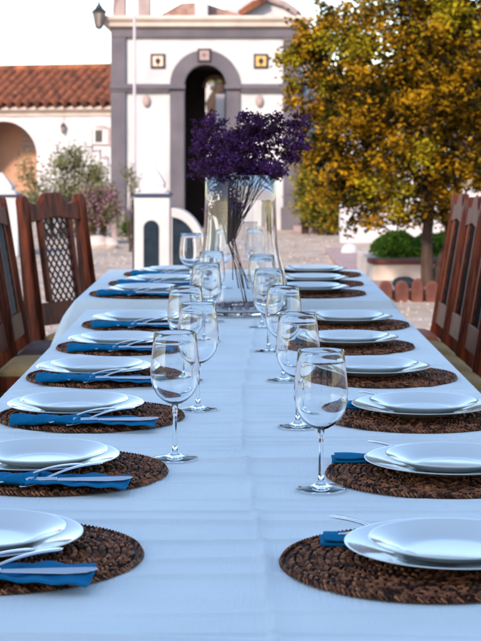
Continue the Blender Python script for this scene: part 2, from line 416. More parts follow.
def plate(name, RR, h, foot, label, grp):
    k = RR
    pr = [(0, .0035), (foot*.9, .0035), (foot*1.12, .0045), (foot*1.25, .0075), (foot*1.36, h*.50), (k*.86, h*.80), (k*.965, h*.955), (k*.99, h), (k, h*.985),
          (k*.998, h*.93), (k*.96, h*.83), (k*.86, h*.66), (foot*1.38, h*.34), (foot*1.2, .0028), (foot*1.04, .0018), (foot*1.02, 0), (foot*.96, 0), (foot*.94, .0014), (0, .0014)]
    o = MB().lathe(pr, 72).build(name, M['plate'], angle=180)
    return tag(o, label, 'plate', grp)
dplate = plate('dinner_plate', .139, .0185, .072, 'x', 'large white dinner plates')
splate = plate('side_plate', .110, .0210, .058, 'x', 'smaller white plates on the dinner plates')

def napkin_obj():
    t = empty('napkin', (0, 0, 0)); tag(t, 'x', 'napkin', 'blue napkins rolled round the cutlery')
    mb = MB(); r = random.Random(9)
    def roll(u, v):   # u round, v along x
        a = u*2*PI*1.12; x = -0.155+0.135*v
        rx = 0.027*(1-0.10*u)*(0.80+0.2*v+0.02*math.sin(v*9)); rz = 0.0105*(1-0.14*u)*(0.85+0.15*math.sin(v*5+1))
        return (x, -0.135+rx*math.cos(a-1.6), 0.011+rz*math.sin(a-1.6)+0.0013*math.sin(v*17+a*2)+.0008*math.sin(v*41+a*3))
    mb.grid(roll, 44, 22)
    o = mb.build('roll', M['napkin'], t, angle=180)
    s = o.modifiers.new('thick', 'SOLIDIFY'); s.thickness = 0.0016; s.offset = 0
    fb = MB()
    def flap(u, v):
        x = -0.035+0.155*u; w = 0.045+0.020*u
        y = -0.138+(v-.5)*2*w*0.85+.0015*math.sin(u*7)
        z = 0.0085+0.0028*math.sin(v*8+u*4)+0.0026*math.sin(u*11+1)*v+0.0012*math.sin(u*23+v*6)+0.004*max(0, .25-v)*math.sin(u*9)
        return (x+0.006*math.sin(v*3), y, z)
    fb.grid(flap, 22, 16)
    o = fb.build('loose_end', M['napkin'], t, angle=180)
    s = o.modifiers.new('thick', 'SOLIDIFY'); s.thickness = 0.003; s.offset = 1
    return t
nap = napkin_obj()
def flat_napkin():
    t = empty('napkin', (0, 0, 0)); tag(t, 'x', 'napkin', 'blue napkins rolled round the cutlery')
    o = MB().grid(lambda u, v: (-.11+.235*u, -.088+(v-.5)*(.050+.006*math.sin(u*5)), .0052+.0045*math.sin(PI*v)*(1-.3*u)+.0012*math.sin(u*14+v*5)), 36, 12).build('folded_cloth', M['napkin'], t, angle=180)
    s = o.modifiers.new('thick', 'SOLIDIFY'); s.thickness = .005; s.offset = -1
    o = MB().grid(lambda u, v: (-.03+.150*u, -.088+(v-.5)*.044, .0085+.0045*math.sin(PI*v)*(1-.3*u)+.0012*math.sin(u*14+v*5+.5)), 24, 12).build('top_fold', M['napkin'], t, angle=180)
    s = o.modifiers.new('thick', 'SOLIDIFY'); s.thickness = .0022; s.offset = 0
    return t
napr = flat_napkin()
def knife_obj():
    t = empty('knife', (0, 0, 0)); tag(t, 'x', 'knife', 'steel table knives in the napkins')
    MB().prism([(-.055, -.006), (-.01, -.0045), (-.01, .0045), (-.055, .006), (-.060, 0)], lambda a, b, z: (a, b, z), 0, .004).build('handle', M['steel'], t, True, .001)
    MB().prism([(-.0095, -.004), (.07, -.0085), (.095, -.006), (.108, .003), (.106, .006), (.09, .0065), (-.0095, .004)], lambda a, b, z: (a, b, z), .0012, .0027).build('blade', M['steel'], t, True, .0006)
    return t
def cut_handle(t, L):      # handle pointing out of the napkin (+x), widening to a rounded end
    def f(u, v):
        w = .0026+.0042*u**1.3; w *= math.sqrt(max(0.02, 1-max(0, (u-.88)/.12)**2))
        return (L*u, (v-.5)*2*w, .005*math.sin(u*PI)+.0006*(1-(2*v-1)**2))
    o = MB().grid(f, 24, 6).build('handle', M['steel'], t, angle=180)
    s_ = o.modifiers.new('thick', 'SOLIDIFY'); s_.thickness = .0024; s_.offset = 0
def fork_obj():
    t = empty('fork', (0, 0, 0)); tag(t, 'x', 'fork', 'steel forks in the napkins')
    cut_handle(t, .098)
    hd = MB(); hd.grid(lambda u, v: (-.020*u, (v-.5)*(.005+.012*u), 0), 6, 6)
    for k in range(4):
        y = (k-1.5)*.0042
        hd.tube([(-.019, y, 0), (-.045, y, .001)], [.0014, .0008], 6)
    o = hd.build('tines', M['steel'], t); s = o.modifiers.new('thick', 'SOLIDIFY'); s.thickness = .0012
    return t
def spoon_obj():
    t = empty('spoon', (0, 0, 0)); tag(t, 'x', 'spoon', 'steel spoons in the napkins')
    cut_handle(t, .105)
    o = MB().grid(lambda u, v: (-.022+(.023*math.cos(v*2*PI))*u, .012*math.sin(v*2*PI)*u, -.003*(1-u*u)), 8, 24).build('bowl', M['steel'], t)
    s = o.modifiers.new('thick', 'SOLIDIFY'); s.thickness = .0012
    return t
knife, fork, spoon = knife_obj(), fork_obj(), spoon_obj()

for i, (s, x, y, ox, oy) in enumerate(rows):
    k = i % 9; side = 'left' if s == 'L' else 'right'
    if k < 6: where = f'{ORD[k]} {side} setting of the near table'
    else: where = f'{["nearest", "middle", "farthest"][k-6]} {side} setting of the far table'
    z = (TOP if k < 6 else BTOP)+0.0022; rz = (0 if s == 'L' else PI)+rnd.uniform(-.03, .03)
    q = random.Random(100+i)
    inst(pm, (x, y, z), q.uniform(0, 6), f'round brown rattan placemat at the {where}')
    cx, cy_ = x+ox, y+oy; up = 0 if s == 'L' else .004
    inst(dplate, (cx, cy_, z+.0068+up), q.uniform(0, 6), f'large white dinner plate at the {where}')
    inst(splate, (cx+q.uniform(-.006, .010)*(1 if s == 'L' else .6), cy_+q.uniform(-.005, .005), z+.0112+up), q.uniform(0, 6), f'smaller white plate stacked at the {where}')
    inst(nap if s == 'L' else napr, (x+(.012 if s == 'L' else {1: -.050, 0: -.006}.get(k-0, -.012)), y, z+.006), rz, f'blue napkin with cutlery, {where}')
    M4 = Matrix.Rotation(rz, 4, 'Z')
    def pl(proto, dx, dy, dz, a, lab, tilt=0, roll_=0):
        p = M4 @ Vector((dx, dy, 0)); o = inst(proto, (x+p.x, y+p.y, z+dz), 0, lab); o.rotation_euler = (roll_, tilt, rz+a)
    da = q.uniform(-.05, .05)
    if s == 'L':
        pl(knife, .034, -.151+q.uniform(-.004, .004), .0185, .02+da, f'steel knife on the napkin, {where}', -.01, .28)
        pl(fork, -.030, -.134, .0200, .50+da+q.uniform(-.08, .08), f'steel fork in the napkin, {where}', -.12)
        pl(spoon, .004, -.146, .0190, .62+da+q.uniform(-.08, .08), f'steel spoon in the napkin, {where}', -.14)
    else:
        pl(knife, .00, -.093, .0165, .02+da, f'steel knife under the plate edge, {where}', -.01)
        pl(fork, .040, -.082, .0180, -.75+da+q.uniform(-.1, .1), f'steel fork behind the plate, {where}', -.12)

# ------------------------------------------------------------------ wine glasses
def wine_glass():
    t = empty('wine_glass', (0, 0, 0)); tag(t, 'x', 'wine glass', 'stemmed wine glasses down the middle of the tables')
    MB().lathe([(0, .0), (.034, .0), (.0385, .0004), (.0398, .0012), (.0385, .0021), (.028, .0034), (.014, .0060), (.0070, .0100), (.0052, .0150), (0, .0150)], 56).build('foot', M['glass'], t, angle=180)
    MB().lathe([(0, .0149), (.0052, .0149), (.0042, .025), (.0037, .045), (.0037, .070), (.0042, .084), (.0060, .0931), (0, .0931)], 24).build('stem', M['glass'], t, angle=180)
    out = [(0, .0930), (.0060, .0930), (.0115, .0962), (.0215, .1020), (.0310, .1110), (.0385, .1240), (.0420, .1380), (.0430, .1480), (.0425, .1620), (.0408, .1800), (.0385, .2000), (.0366, .2185)]
    lip = [(.0362, .2198), (.0356, .2190)]
    inn = [(r_-.0011, z_) for r_, z_ in out[3:][::-1]]
    inn = [(.0374, .2000), (.0397, .1800), (.0414, .1620), (.0419, .1480), (.0409, .1382), (.0374, .1248), (.0298, .1124), (.0205, .1038), (.0105, .0988), (.0045, .0972), (0, .0968)]
    MB().lathe(out+lip+inn, 64).build('bowl', M['glass'], t, angle=180)
    return t
wg = wine_glass()
for x, y, lab in GL:
    inst(wg, (x, y, (TOP if y < 5.6 else BTOP)+.0032), rnd.uniform(0, 6), lab)

# ------------------------------------------------------------------ vase and dried flowers
VX, VY = 0.0, 5.375; VZ = TOP+.003
po = [(0, 0), (.140, 0), (.152, .003), (.158, .010), (.1600, .030), (.1590, .060), (.1540, .100), (.1440, .140), (.1310, .185), (.1240, .230), (.1200, .290), (.1170, .370), (.1150, .4560)]
pi_ = [(.1135, .4585), (.1120, .4560), (.1140, .370), (.1168, .290), (.1206, .230), (.1274, .185), (.1404, .140), (.1504, .100), (.1552, .060), (.1560, .034), (.150, .020), (0, .018)]
vz = MB().lathe(po+pi_, 96).build('glass_vase', M['vaseglass'], angle=180, loc=(VX, VY, VZ))
tag(vz, 'tall flared clear glass vase holding the dried purple flowers', 'vase')
bq = empty('flower_bouquet', (VX, VY, VZ+.02)); tag(bq, 'bunch of dried purple statice on thin brown stalks in the glass vase', 'flowers')
r = random.Random(21)
def floret(mb, p, s, r):
    a = r.uniform(0, 2*PI); e = r.uniform(-.4, 1.3)
    d = Vector((math.cos(a)*math.cos(e), math.sin(a)*math.cos(e), math.sin(e))); p = Vector(p)
    sd_ = d.cross(Vector((.3, .2, 1))).normalized(); n = d.cross(sd_)
    vs = [p-d*s*.5]+[p+d*s*.35+(sd_*math.cos(b)+n*math.sin(b))*s*.6*r.uniform(.6, 1.3) for b in (0, 1.26, 2.51, 3.77, 5.03)]+[p+d*s*.15]
    mb.add(vs, [(0, 1, 2), (0, 2, 3), (0, 3, 4), (0, 4, 5), (0, 5, 1), (6, 2, 1), (6, 3, 2), (6, 4, 3), (6, 5, 4), (6, 1, 5)])
heads = []
tries = 0
while len(heads) < 36 and tries < 3000:
    tries += 1
    X = r.uniform(-.150, .170); Zh = r.uniform(.43, .675); Yh = r.uniform(-.11, .11)
    if (X/.172)**2+((Zh-.47)/.185)**2+(Yh/.13)**2 > 1: continue
    if any((X-a)**2+(Yh-b)**2+(Zh-c)**2 < .037**2 for a, b, c in heads): continue
    heads.append((X, Yh, Zh))
NH = len(heads)
heads += [(-.05, .0, .45), (-.07, .02, .39), (.02, -.03, .44), (.06, .03, .43), (-.03, -.03, .34), (-.085, .0, .44), (.175, .01, .565), (.190, .02, .605), (.195, -.01, .52), (.165, .02, .49), (-.060, -.02, .37), (-.075, .02, .31), (-.04, .03, .40), (.05, .03, .42), (.09, -.02, .45), (-.140, .0, .515), (.0, .05, .40)]
gather = Vector((-.032, 0, .225))
for i, hd in enumerate(heads):
    H = Vector(hd); st = MB()
    ga = gather+Vector((r.uniform(-.014, .014), r.uniform(-.014, .014), r.uniform(-.02, .02)))
    foot_ = Vector((r.uniform(-.035, .045), r.uniform(-.05, .03), r.choice((.012, .012, .06, .09)))) if i % 6 == 0 else None
    inside = H.z < .44
    mid = ga.lerp(H, .5)+Vector((r.uniform(-.012, .012), r.uniform(-.012, .012), .02))
    if mid.z > .30 and math.hypot(mid.x, mid.y) > .10: mid.x *= .8; mid.y *= .8
    pts = ([foot_, foot_.lerp(ga, .5)+Vector((r.uniform(-.008, .008), 0, 0))] if foot_ is not None else [])+[ga, mid, H-Vector((0, 0, .02))]
    rd = [.0013]*len(pts); rd[0] = .0022; rd[-1] = .0009
    st.tube(pts, rd, 5)
    fl = MB(); R0 = r.uniform(.040, .056)*(0.80 if i >= NH else 1.0)
    for b in range(16 if i < NH else 13):
        a = r.uniform(0, 2*PI); e = math.asin(r.uniform(-.35, 1)); rr = R0*r.uniform(.45, 1.0)
        T = H+Vector((math.cos(a)*math.cos(e)*rr, math.sin(a)*math.cos(e)*rr, math.sin(e)*rr*.85))
        st.tube([H-Vector((0, 0, .02)), H.lerp(T, .55)+Vector((0, 0, -.004)), T], [.0009, .0007, .0005], 4)
        for q in range(r.randint(14, 20)):
            P = T+Vector((r.gauss(0, .0085), r.gauss(0, .0085), r.gauss(.001, .0065)))
            floret(fl, P, r.uniform(.0045, .0085), r)
    st.build('stem', M['stalk'], bq); fl.build('flower_head', M['violet'], bq, smooth=False)
lit = MB()
for i in range(420):
    a = r.uniform(0, 2*PI); rr = .085*math.sqrt(r.uniform(.25, 1))
    floret(lit, (VX+math.cos(a)*rr, VY+math.sin(a)*rr*.9-.01, VZ+.021+abs(r.gauss(0, .004))), r.uniform(.005, .009), r)
M['litter'] = mat('fallen_petals', (0.06, 0.02, 0.06), 0.8, (0.50, 0.36, 0.40), nscale=40, island=True)
tag(lit.build('fallen_florets', M['litter'], smooth=False), 'dried mauve florets fallen on the bottom of the vase', 'petals', kind='stuff')

# ------------------------------------------------------------------ chairs
def bx_(z): return -.205-.165*(max(z, .42)-.42)
def make_chair(cush, name='dining_chair'):
    t = empty(name, (0, 0, 0)); tag(t, 'x', 'chair', 'high backed wooden chairs along the tables')
    BK = lambda a, b, tt: (bx_(b)+tt, a, b)
    for s in (-1, 1):
        c = s*.205
        o = [(c-.021, 0), (c+.021, 0), (c+.024, .3), (c+.024, 1.06), (c+.015, 1.083), (c, 1.09), (c-.015, 1.083), (c-.024, 1.06), (c-.024, .3)]
        o = [(c-.021, 0), (c+.021, 0), (c+.024, .42), (c+.024, 1.06), (c+.015, 1.083), (c, 1.09), (c-.015, 1.083), (c-.024, 1.06), (c-.024, .42)]
        MB().prism(o, BK, -.024, .022).build('back_post', M['wood'], t, True, .006)
    # carved top rail
    top = []
    for i in range(41):
        y = -.1805+.361*i/40; u = abs(y)/.18
        z = 1.098-.004*u if u < .22 else 1.097-.052*(0.5-0.5*math.cos(min(1, (u-.22)/.38)*PI))+.014*max(0, (u-.66)/.34)**1.5
        top.append((y, z))
    MB().prism([(-.1805, .965), (-.12, .972), (0, .985), (.12, .972), (.1805, .965)]+top[::-1], BK, -.016, .016).build('top_rail', M['wood'], t, True, .004)
    for s in (-1, 1):
        MB().prism([(s*.105-.014, .602), (s*.105+.014, .602), (s*.105+.014, .978), (s*.105-.014, .978)], BK, -.012, .013).build('stile', M['wood'], t, True, .003)
    MB().prism([(-.1805, .50), (.1805, .50), (.1805, .60), (-.1805, .60)], BK, -.011, .012).build('lower_panel', M['wood'], t, True, .003)
    # lattice of crossing diagonal bars, clipped to the panel
    lt = MB(); y0, y1, z0, z1 = -.0905, .0905, .601, .985
    def clip(p, d):
        ts = []
        for (pp, dd, lo, hi) in ((p[0], d[0], y0, y1), (p[1], d[1], z0, z1)):
            a, b = (lo-pp)/dd, (hi-pp)/dd; ts.append((min(a, b), max(a, b)))
        a, b = max(ts[0][0], ts[1][0]), min(ts[0][1], ts[1][1]); return (a, b) if b-a > .01 else None
    L = .042
    for sgn, off in ((1, .0025), (-1, -.0025)):
        for k in range(-14, 26):
            p = (0, z0+k*L*1.18); d = (.62, sgn*.785)
            c = clip(p, d)
            if c:
                A = (p[0]+d[0]*c[0], p[1]+d[1]*c[0]); B = (p[0]+d[0]*c[1], p[1]+d[1]*c[1])
                lt.tube([(bx_(A[1])+off, A[0], A[1]), (bx_(B[1])+off, B[0], B[1])], .0043, 6)
    lt.build('lattice', M['darkwood'], t)
    # seat
    MB().box((.005, 0, .405), (.39, .40, .06)).build('seat_frame', M['wood'], t, True, .004)
    cu = MB()
    def cf(u, v):
        x = (u-.5)*2; y = (v-.5)*2
        e = (1-abs(x)**5)*(1-abs(y)**5)
        return (.010+.205*x, .192*y, .452+.028*max(0, e)**.45+.002*math.sin(9*x+2)*math.cos(7*y))
    cu.grid(cf, 20, 20); n = 21; b = len(cu.v)
    edge = [i for i in range(n)]+[j*n+20 for j in range(1, n)]+[20*n+i for i in range(19, -1, -1)]+[j*n for j in range(19, 0, -1)]
    ring = []
    for e in edge:
        x, y, z = cu.v[e]; ring.append(len(cu.v)); cu.v.append((x*.985, y*.985, .4355))
    for i in range(len(edge)):
        j = (i+1) % len(edge); cu.f.append((edge[j], edge[i], ring[i], ring[j]))
    cu.f.append(tuple(ring))
    cu.build('seat_cushion', cush, t, angle=60)
    for s in (-1, 1):
        MB().prism([(-.02, -.02), (.02, -.02), (.02, .02), (-.02, .02)], lambda a, b, z, s=s: (.165+a*(.65+.35*z/.37), s*.175+b*(.65+.35*z/.37), z), 0, .374).build('front_leg', M['wood'], t, True, .003)
    st = MB()
    for s in (-1, 1): st.tube([(-.19, s*.19, .17), (.165, s*.175, .17)], .010, 8)
    st.tube([(0, -.18, .17), (0, .18, .17)], .010, 8)
    st.build('stretcher', M['wood'], t)
    return t
ch_tan, ch_brown, ch_dark = make_chair(M['cush_tan']), make_chair(M['cush_brown']), make_chair(M['cush_dark'])
BXO = .725
# right side, backs to the right
inst(ch_brown, (BXO-.035, 7.34, 0), PI, 'chair with rust brown cushion, farthest back in the right row')
for Yc, lab in ((6.86, 'chair with olive tan cushion next to the rust cushioned chair on the right'),
                (6.37, 'third chair from the back on the right, its tall back cut by the frame'),
                (5.88, 'right chair showing only its seat and the foot of its back'),
                (5.38, 'right chair nearest the camera, only its tan seat corner showing')):
    inst(ch_tan, (BXO-.035, Yc, 0), PI, lab)
# left side, backs to the left
inst(ch_tan, (-BXO, 6.36, 0), 0, 'left chair with mustard tan cushion, its back cut by the frame')
inst(ch_dark, (-BXO, 6.87, 0), 0, 'left chair with dull brown seat in front of the turned chair')
phi = -R(33)
bc = Vector((-.855, 7.55)); sh = Vector((math.cos(phi), math.sin(phi)))*.285
inst(ch_tan, (bc.x+sh.x, bc.y+sh.y, 0), phi, 'left chair turned towards the camera so its open lattice back shows whole')

# ------------------------------------------------------------------ lanterns
def lantern(loc, s, label, arm):
    t = empty('wall_lantern', loc); tag(t, label, 'lantern', 'black iron lanterns with frosted glass')
    h = lambda r0, z0, r1, z1: [(r0, z0), (r1, z1)]
    MB().lathe([(0, -.02*s), (.012*s, -.015*s), (.012*s, .0), (.045*s, .005*s), (.045*s, .03*s), (0, .03*s)], 6).build('base', M['iron'], t, False)
    MB().lathe([(0, .031*s), (.045*s, .031*s), (.088*s, .22*s), (0, .22*s)], 6).build('lamp_glass', M['lampglass'], t, False)
    fr = MB()
    for k in range(6):
        a = k*PI/3; fr.tube([(.046*s*math.cos(a), .046*s*math.sin(a), .02*s), (.091*s*math.cos(a), .091*s*math.sin(a), .225*s)], .006*s, 5)
    fr.build('frame', M['iron'], t)
    MB().lathe([(0, .221*s), (.105*s, .221*s), (.105*s, .235*s), (.045*s, .29*s), (.040*s, .315*s), (.02*s, .33*s), (.02*s, .35*s), (.010*s, .37*s), (0, .39*s)], 6).build('cap', M['iron'], t, False)
    br = MB(); br.tube([(0, 0, .385*s)]+arm, .010*s, 6); br.build('bracket', M['iron'], t)
    return t

# ------------------------------------------------------------------ tower gatehouse
TY = 27.0
def X_(u): return px(u, TY)
def Z_(v): return pz(v, TY)
tw = empty('gate_tower', (X_(206), TY, 0)); tag(tw, 'white gate tower with grey pilasters and tall arched doorway', 'tower')
ox = X_(206)
def lx(u): return X_(u)-ox
def FR(a, b, t): return (a, t, b)     # outline in x,z ; t = depth (y)
def archpath(cx, cz, rr, n=24, a0=0, a1=PI): return [(cx+rr*math.cos(a0+(a1-a0)*i/n), cz+rr*math.sin(a0+(a1-a0)*i/n)) for i in range(n+1)]
acx, acz, ri, ro = lx(205), Z_(85), (X_(226)-X_(184))/2, (X_(240)-X_(170))/2
zt = Z_(28)
wallo = [(lx(112), 0), (acx-ri, 0)]+archpath(acx, acz, ri, a0=PI, a1=0)+[(acx+ri, 0), (lx(300), 0), (lx(300), zt), (lx(112), zt)]
MB().prism(wallo, FR, 0, .35).build('wall', M['white'], tw, False)
# side and rear walls, inner passage lining
sd_ = MB(); sd_.box((lx(112)+.12, 1.5, zt/2), (.24, 2.29, zt)).box((lx(300)-.12, 1.5, zt/2), (.24, 2.29, zt)); sd_.build('side_wall', M['white'], tw, False)
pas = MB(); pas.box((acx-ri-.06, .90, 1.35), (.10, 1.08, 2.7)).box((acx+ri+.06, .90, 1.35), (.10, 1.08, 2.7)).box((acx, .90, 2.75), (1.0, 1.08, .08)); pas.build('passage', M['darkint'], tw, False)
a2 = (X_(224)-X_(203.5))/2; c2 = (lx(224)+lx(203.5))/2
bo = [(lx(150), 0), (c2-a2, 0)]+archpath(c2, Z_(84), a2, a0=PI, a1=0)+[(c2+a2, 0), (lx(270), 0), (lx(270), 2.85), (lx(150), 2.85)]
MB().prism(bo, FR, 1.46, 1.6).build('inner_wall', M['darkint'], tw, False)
MB().prism(archpath(c2, Z_(84), a2+.05, a0=PI, a1=0)+archpath(c2, Z_(84), a2-.01, a0=0, a1=PI), FR, 1.43, 1.455).build('inner_arch', M['peach'], tw, False)
for (u0, u1) in ((111, 126), (283, 301)):
    MB().prism([(lx(u0), 0), (lx(u1), 0), (lx(u1), Z_(37.5)), (lx(u0), Z_(37.5))], FR, -.07, -.002).build('pilaster', M['greystone'], tw, False, .01)
    MB().prism([(lx(u0)-.04, 0), (lx(u1)+.04, 0), (lx(u1)+.04, Z_(207)), (lx(u0)-.04, Z_(207))], FR, -.13, -.072).build('plinth', M['greystone'], tw, False, .01)
MB().prism([(lx(111), Z_(37.3)), (lx(301), Z_(37.3)), (lx(301), Z_(28.2)), (lx(111), Z_(28.2))], FR, -.075, -.003).build('frieze', M['greystone'], tw, False, .005)
cn = MB(); prof = [(-.08, 28), (-.10, 26.5), (-.16, 24), (-.17, 21), (-.22, 19.5), (-.24, 16.5)]
for (d0, v0), (d1, v1) in zip(prof, prof[1:]):
    cn.box((lx(206), (2.6+min(d0, d1))/2, (Z_(v0)+Z_(v1))/2), (X_(301)-X_(111)+2*abs(min(d0, d1))-.1, 2.6-min(d0, d1), Z_(v1)-Z_(v0)))
cn.build('cornice', M['cream'], tw, False)
for (u0, u1) in ((110, 169.5), (240.5, 302)):
    sm = MB(); sm.box(((lx(u0)+lx(u1))/2, -.055, Z_(86.5)), (X_(u1)-X_(u0), .125, Z_(84)-Z_(89)))
    sm.box(((lx(u0)+lx(u1))/2, -.045, Z_(90.2)), (X_(u1)-X_(u0), .095, Z_(89)-Z_(91.4)+.004))
    sm.build('string_moulding', M['greystone'], tw, False, .008)
MB().prism([(acx-ro, 0), (acx-ri, 0), (acx-ri, acz-.001), (acx-ro, acz-.001)], FR, -.06, -.002).build('door_pier', M['greystone'], tw, False, .006)
MB().prism([(acx+ri, 0), (acx+ro, 0), (acx+ro, acz-.001), (acx+ri, acz-.001)], FR, -.06, -.002).build('door_pier', M['greystone'], tw, False, .006)
MB().prism(archpath(acx, acz, ro, a0=PI, a1=0)+archpath(acx, acz, ri, a0=0, a1=PI), FR, -.062, -.002).build('arch_surround', M['greystone'], tw, False)
for s in (-1, 1): MB().box((acx+s*(ri+ro)/2, -.06, Z_(87)), ((ro-ri)+.05, .14, .065)).build('impost', M['greystone'], tw, False, .008)
def wall_tile(u, v, wpx, mface, mframe, emblem=True):
    c = (lx(u), Z_(v)); h = wpx/2/F*TY
    f = MB().prism([(c[0]-h, c[1]-h), (c[0]+h, c[1]-h), (c[0]+h, c[1]+h), (c[0]-h, c[1]+h)], FR, -.085 if not emblem else -.025, -.003).build('wall_tile', mframe, tw, False)
    h2 = h*.70; y0 = -.092 if not emblem else -.032
    MB().prism([(c[0]-h2, c[1]-h2), (c[0]+h2, c[1]-h2), (c[0]+h2, c[1]+h2), (c[0]-h2, c[1]+h2)], FR, y0, y0+.005).build('tile_face', mface, f, False)
    s = h*.36
    if emblem:
        mb = MB(); mb.prism(archpath(c[0], c[1], s, 20, 0, 2*PI)[:-1], FR, y0-.004, y0-.001)
        mb.prism([(c[0]-s*.35, c[1]+s*.8), (c[0]+s*.35, c[1]+s*.8), (c[0], c[1]+s*1.7)], FR, y0-.004, y0-.001)
        mb.prism([(c[0]-s*.4, c[1]-s*1.5), (c[0]+s*.4, c[1]-s*1.5), (c[0]+s*.2, c[1]-s*.8), (c[0]-s*.2, c[1]-s*.8)], FR, y0-.004, y0-.001)
        mb.build('emblem', M['tiledark'], f, False)
    else:
        mb = MB(); mb.prism([(c[0]-s, c[1]-s*.3), (c[0], c[1]-s), (c[0]+s, c[1]-s*.3), (c[0]+s*.8, c[1]+s), (c[0]-s*.8, c[1]+s)], FR, y0-.004, y0-.001); mb.build('emblem', M['roofbrown'], f, False)
wall_tile(158, 61, 14.5, M['tilepale'], M['tiledark']); wall_tile(261, 61, 14.5, M['tileyellow'], M['tiledark']); wall_tile(204.5, 55.5, 13.5, M['pinkstone'], M['tiledark'], False)
for u in (146.5, 259.5):
    lamp_ = MB().lathe([(0, -.105), (.035, -.09), (.062, -.04), (.068, 0), (.062, .04), (.035, .09), (0, .105)], 24, sy=.7)
    o = lamp_.build('oval_lamp', M['pinkstone'], tw); o.location = (lx(u), -.03, Z_(101))
# belfry above the cornice
zc = Z_(16.5)
for (u0, u1, mm) in ((112, 125, 'pinkstone'), (137, 150, 'pinkstone')):
    MB().box((lx((u0+u1)/2), .25, zc+.45), (X_(u1)-X_(u0), .3, .90)).build('belfry_column', M[mm], tw, False, .01)
MB().box((lx(131), .30, zc+.95), (X_(152)-X_(110), .45, .10)).build('belfry_beam', M['cream'], tw, False, .01)
MB().box((lx(201), .42, zc+.55), (X_(208)-X_(195), .35, 1.10)).build('bell_pier', M['white'], tw, False, .01)
MB().prism([(lx(150), zc), (lx(250), zc), (lx(238), zc+.10), (lx(200), zc+.30), (lx(180), zc+.28)], FR, .62, 2.3).build('roof', M['roofbrown'], tw, False)
lantern((px(99, 26.7), 26.7, pz(29, 26.7)), 1.22, 'black lantern hanging against the sky beside the tower cornice', [(0, 0, .52), (.05, .02, .56), (.18, .25, .56), (.36, .55, .56)])

# church behind the tower to the right, with volute and roof
ch = empty('white_chapel', (px(290, 31), 31, 0)); tag(ch, 'white chapel behind the tower with curved volute gable and tiled roof edge', 'building')
cx0 = px(290, 31); l2 = lambda u: px(u, 31)-cx0; z2 = lambda v: pz(v, 31)
MB().prism([(l2(225), 0), (l2(322), 0), (l2(322), z2(60)), (l2(312), z2(48)), (l2(306), z2(28)), (l2(297), z2(14)), (l2(284), z2(4)), (l2(262), z2(-4)), (l2(225), z2(-8))], FR, 0, .35).build('gable', M['white'], ch, False)
vol = MB(); vol.tube([(l2(262), -.06, z2(-3)), (l2(284), -.06, z2(4)), (l2(297), -.06, z2(13)), (l2(305), -.06, z2(27)), (l2(311), -.06, z2(46)), (l2(321), -.06, z2(58))], .07, 8); vol.build('volute_coping', M['pinkstone'], ch)
MB().prism([(l2(238), z2(12)), (l2(252), z2(2)), (l2(266), z2(-3)), (l2(266), z2(3)), (l2(254), z2(9)), (l2(240), z2(17))], FR, -.25, -.01).build('roof', M['terracotta'], ch, False)
MB().box((l2(303), -.10, z2(70)/2), (.07, .07, z2(70))).build('downpipe', M['bluepaint'], ch, False, .01)
MB().box((l2(262), 2.0, 1.2), (px(318, 31)-px(225, 31), 3.2, 2.4)).build('nave', M['white'], ch, False)

# courtyard wall seen through the archway
yb = empty('courtyard_house', (px(212, 34), 34, 0)); tag(yb, 'white house front glimpsed through the open tower archway', 'building')
MB().box((0, .2, 1.9), (3.2, .4, 3.8)).build('wall', M['white'], yb, False)
MB().box((px(203, 34)-px(212, 34), -.05, 1.05), (.10, .08, 2.1)).build('door_post', M['bluepaint'], yb, False)
MB().box((px(222.5, 34)-px(212, 34), -.05, 1.6), (.12, .08, 3.0)).build('shutter', M['bluepaint'], yb, False)
vn = empty('climbing_vine', (px(214, 33.6), 33.6, 0)); tag(vn, 'dark twisting vine trunk on the white wall inside the archway', 'vine')
vp = lambda u, v: (px(u, 33.6)-px(214, 33.6), 0, pz(v, 33.6))
MB().tube([(vp(217, 200)[0], 0, 0), vp(216, 170), vp(218, 140), vp(214, 118), vp(213, 104), vp(218, 92), vp(221, 78), vp(212, 72), vp(205, 82)], [.10, .09, .09, .11, .16, .12, .10, .06, .03], 8).build('trunk', M['bark'], vn)
lv = MB(); r = random.Random(4)
for k in range(260):
    a = vp(r.uniform(206, 226), r.gauss(76, 5)); lv.leaf((a[0], r.uniform(-.15, .1), a[2]), .12, r)
lv.build('foliage', M['leaf_dull'], vn)

# flagpole in front of the tower
fp = empty('flagpole', (px(134.5, 24), 24, 0)); tag(fp, 'thin white flagpole standing in front of the tower', 'flagpole')
MB().tube([(0, 0, 0), (0, 0, 4.6)], [.026, .018], 12).build('pole', M['polewhite'], fp)
MB().lathe([(0, 0), (.09, 0), (.09, .06), (.05, .10), (0, .10)], 20).build('base', M['polewhite'], fp, False)
MB().lathe([(0, 4.58), (.03, 4.59), (.04, 4.62), (.03, 4.65), (0, 4.66)], 16).build('finial', M['polewhite'], fp)

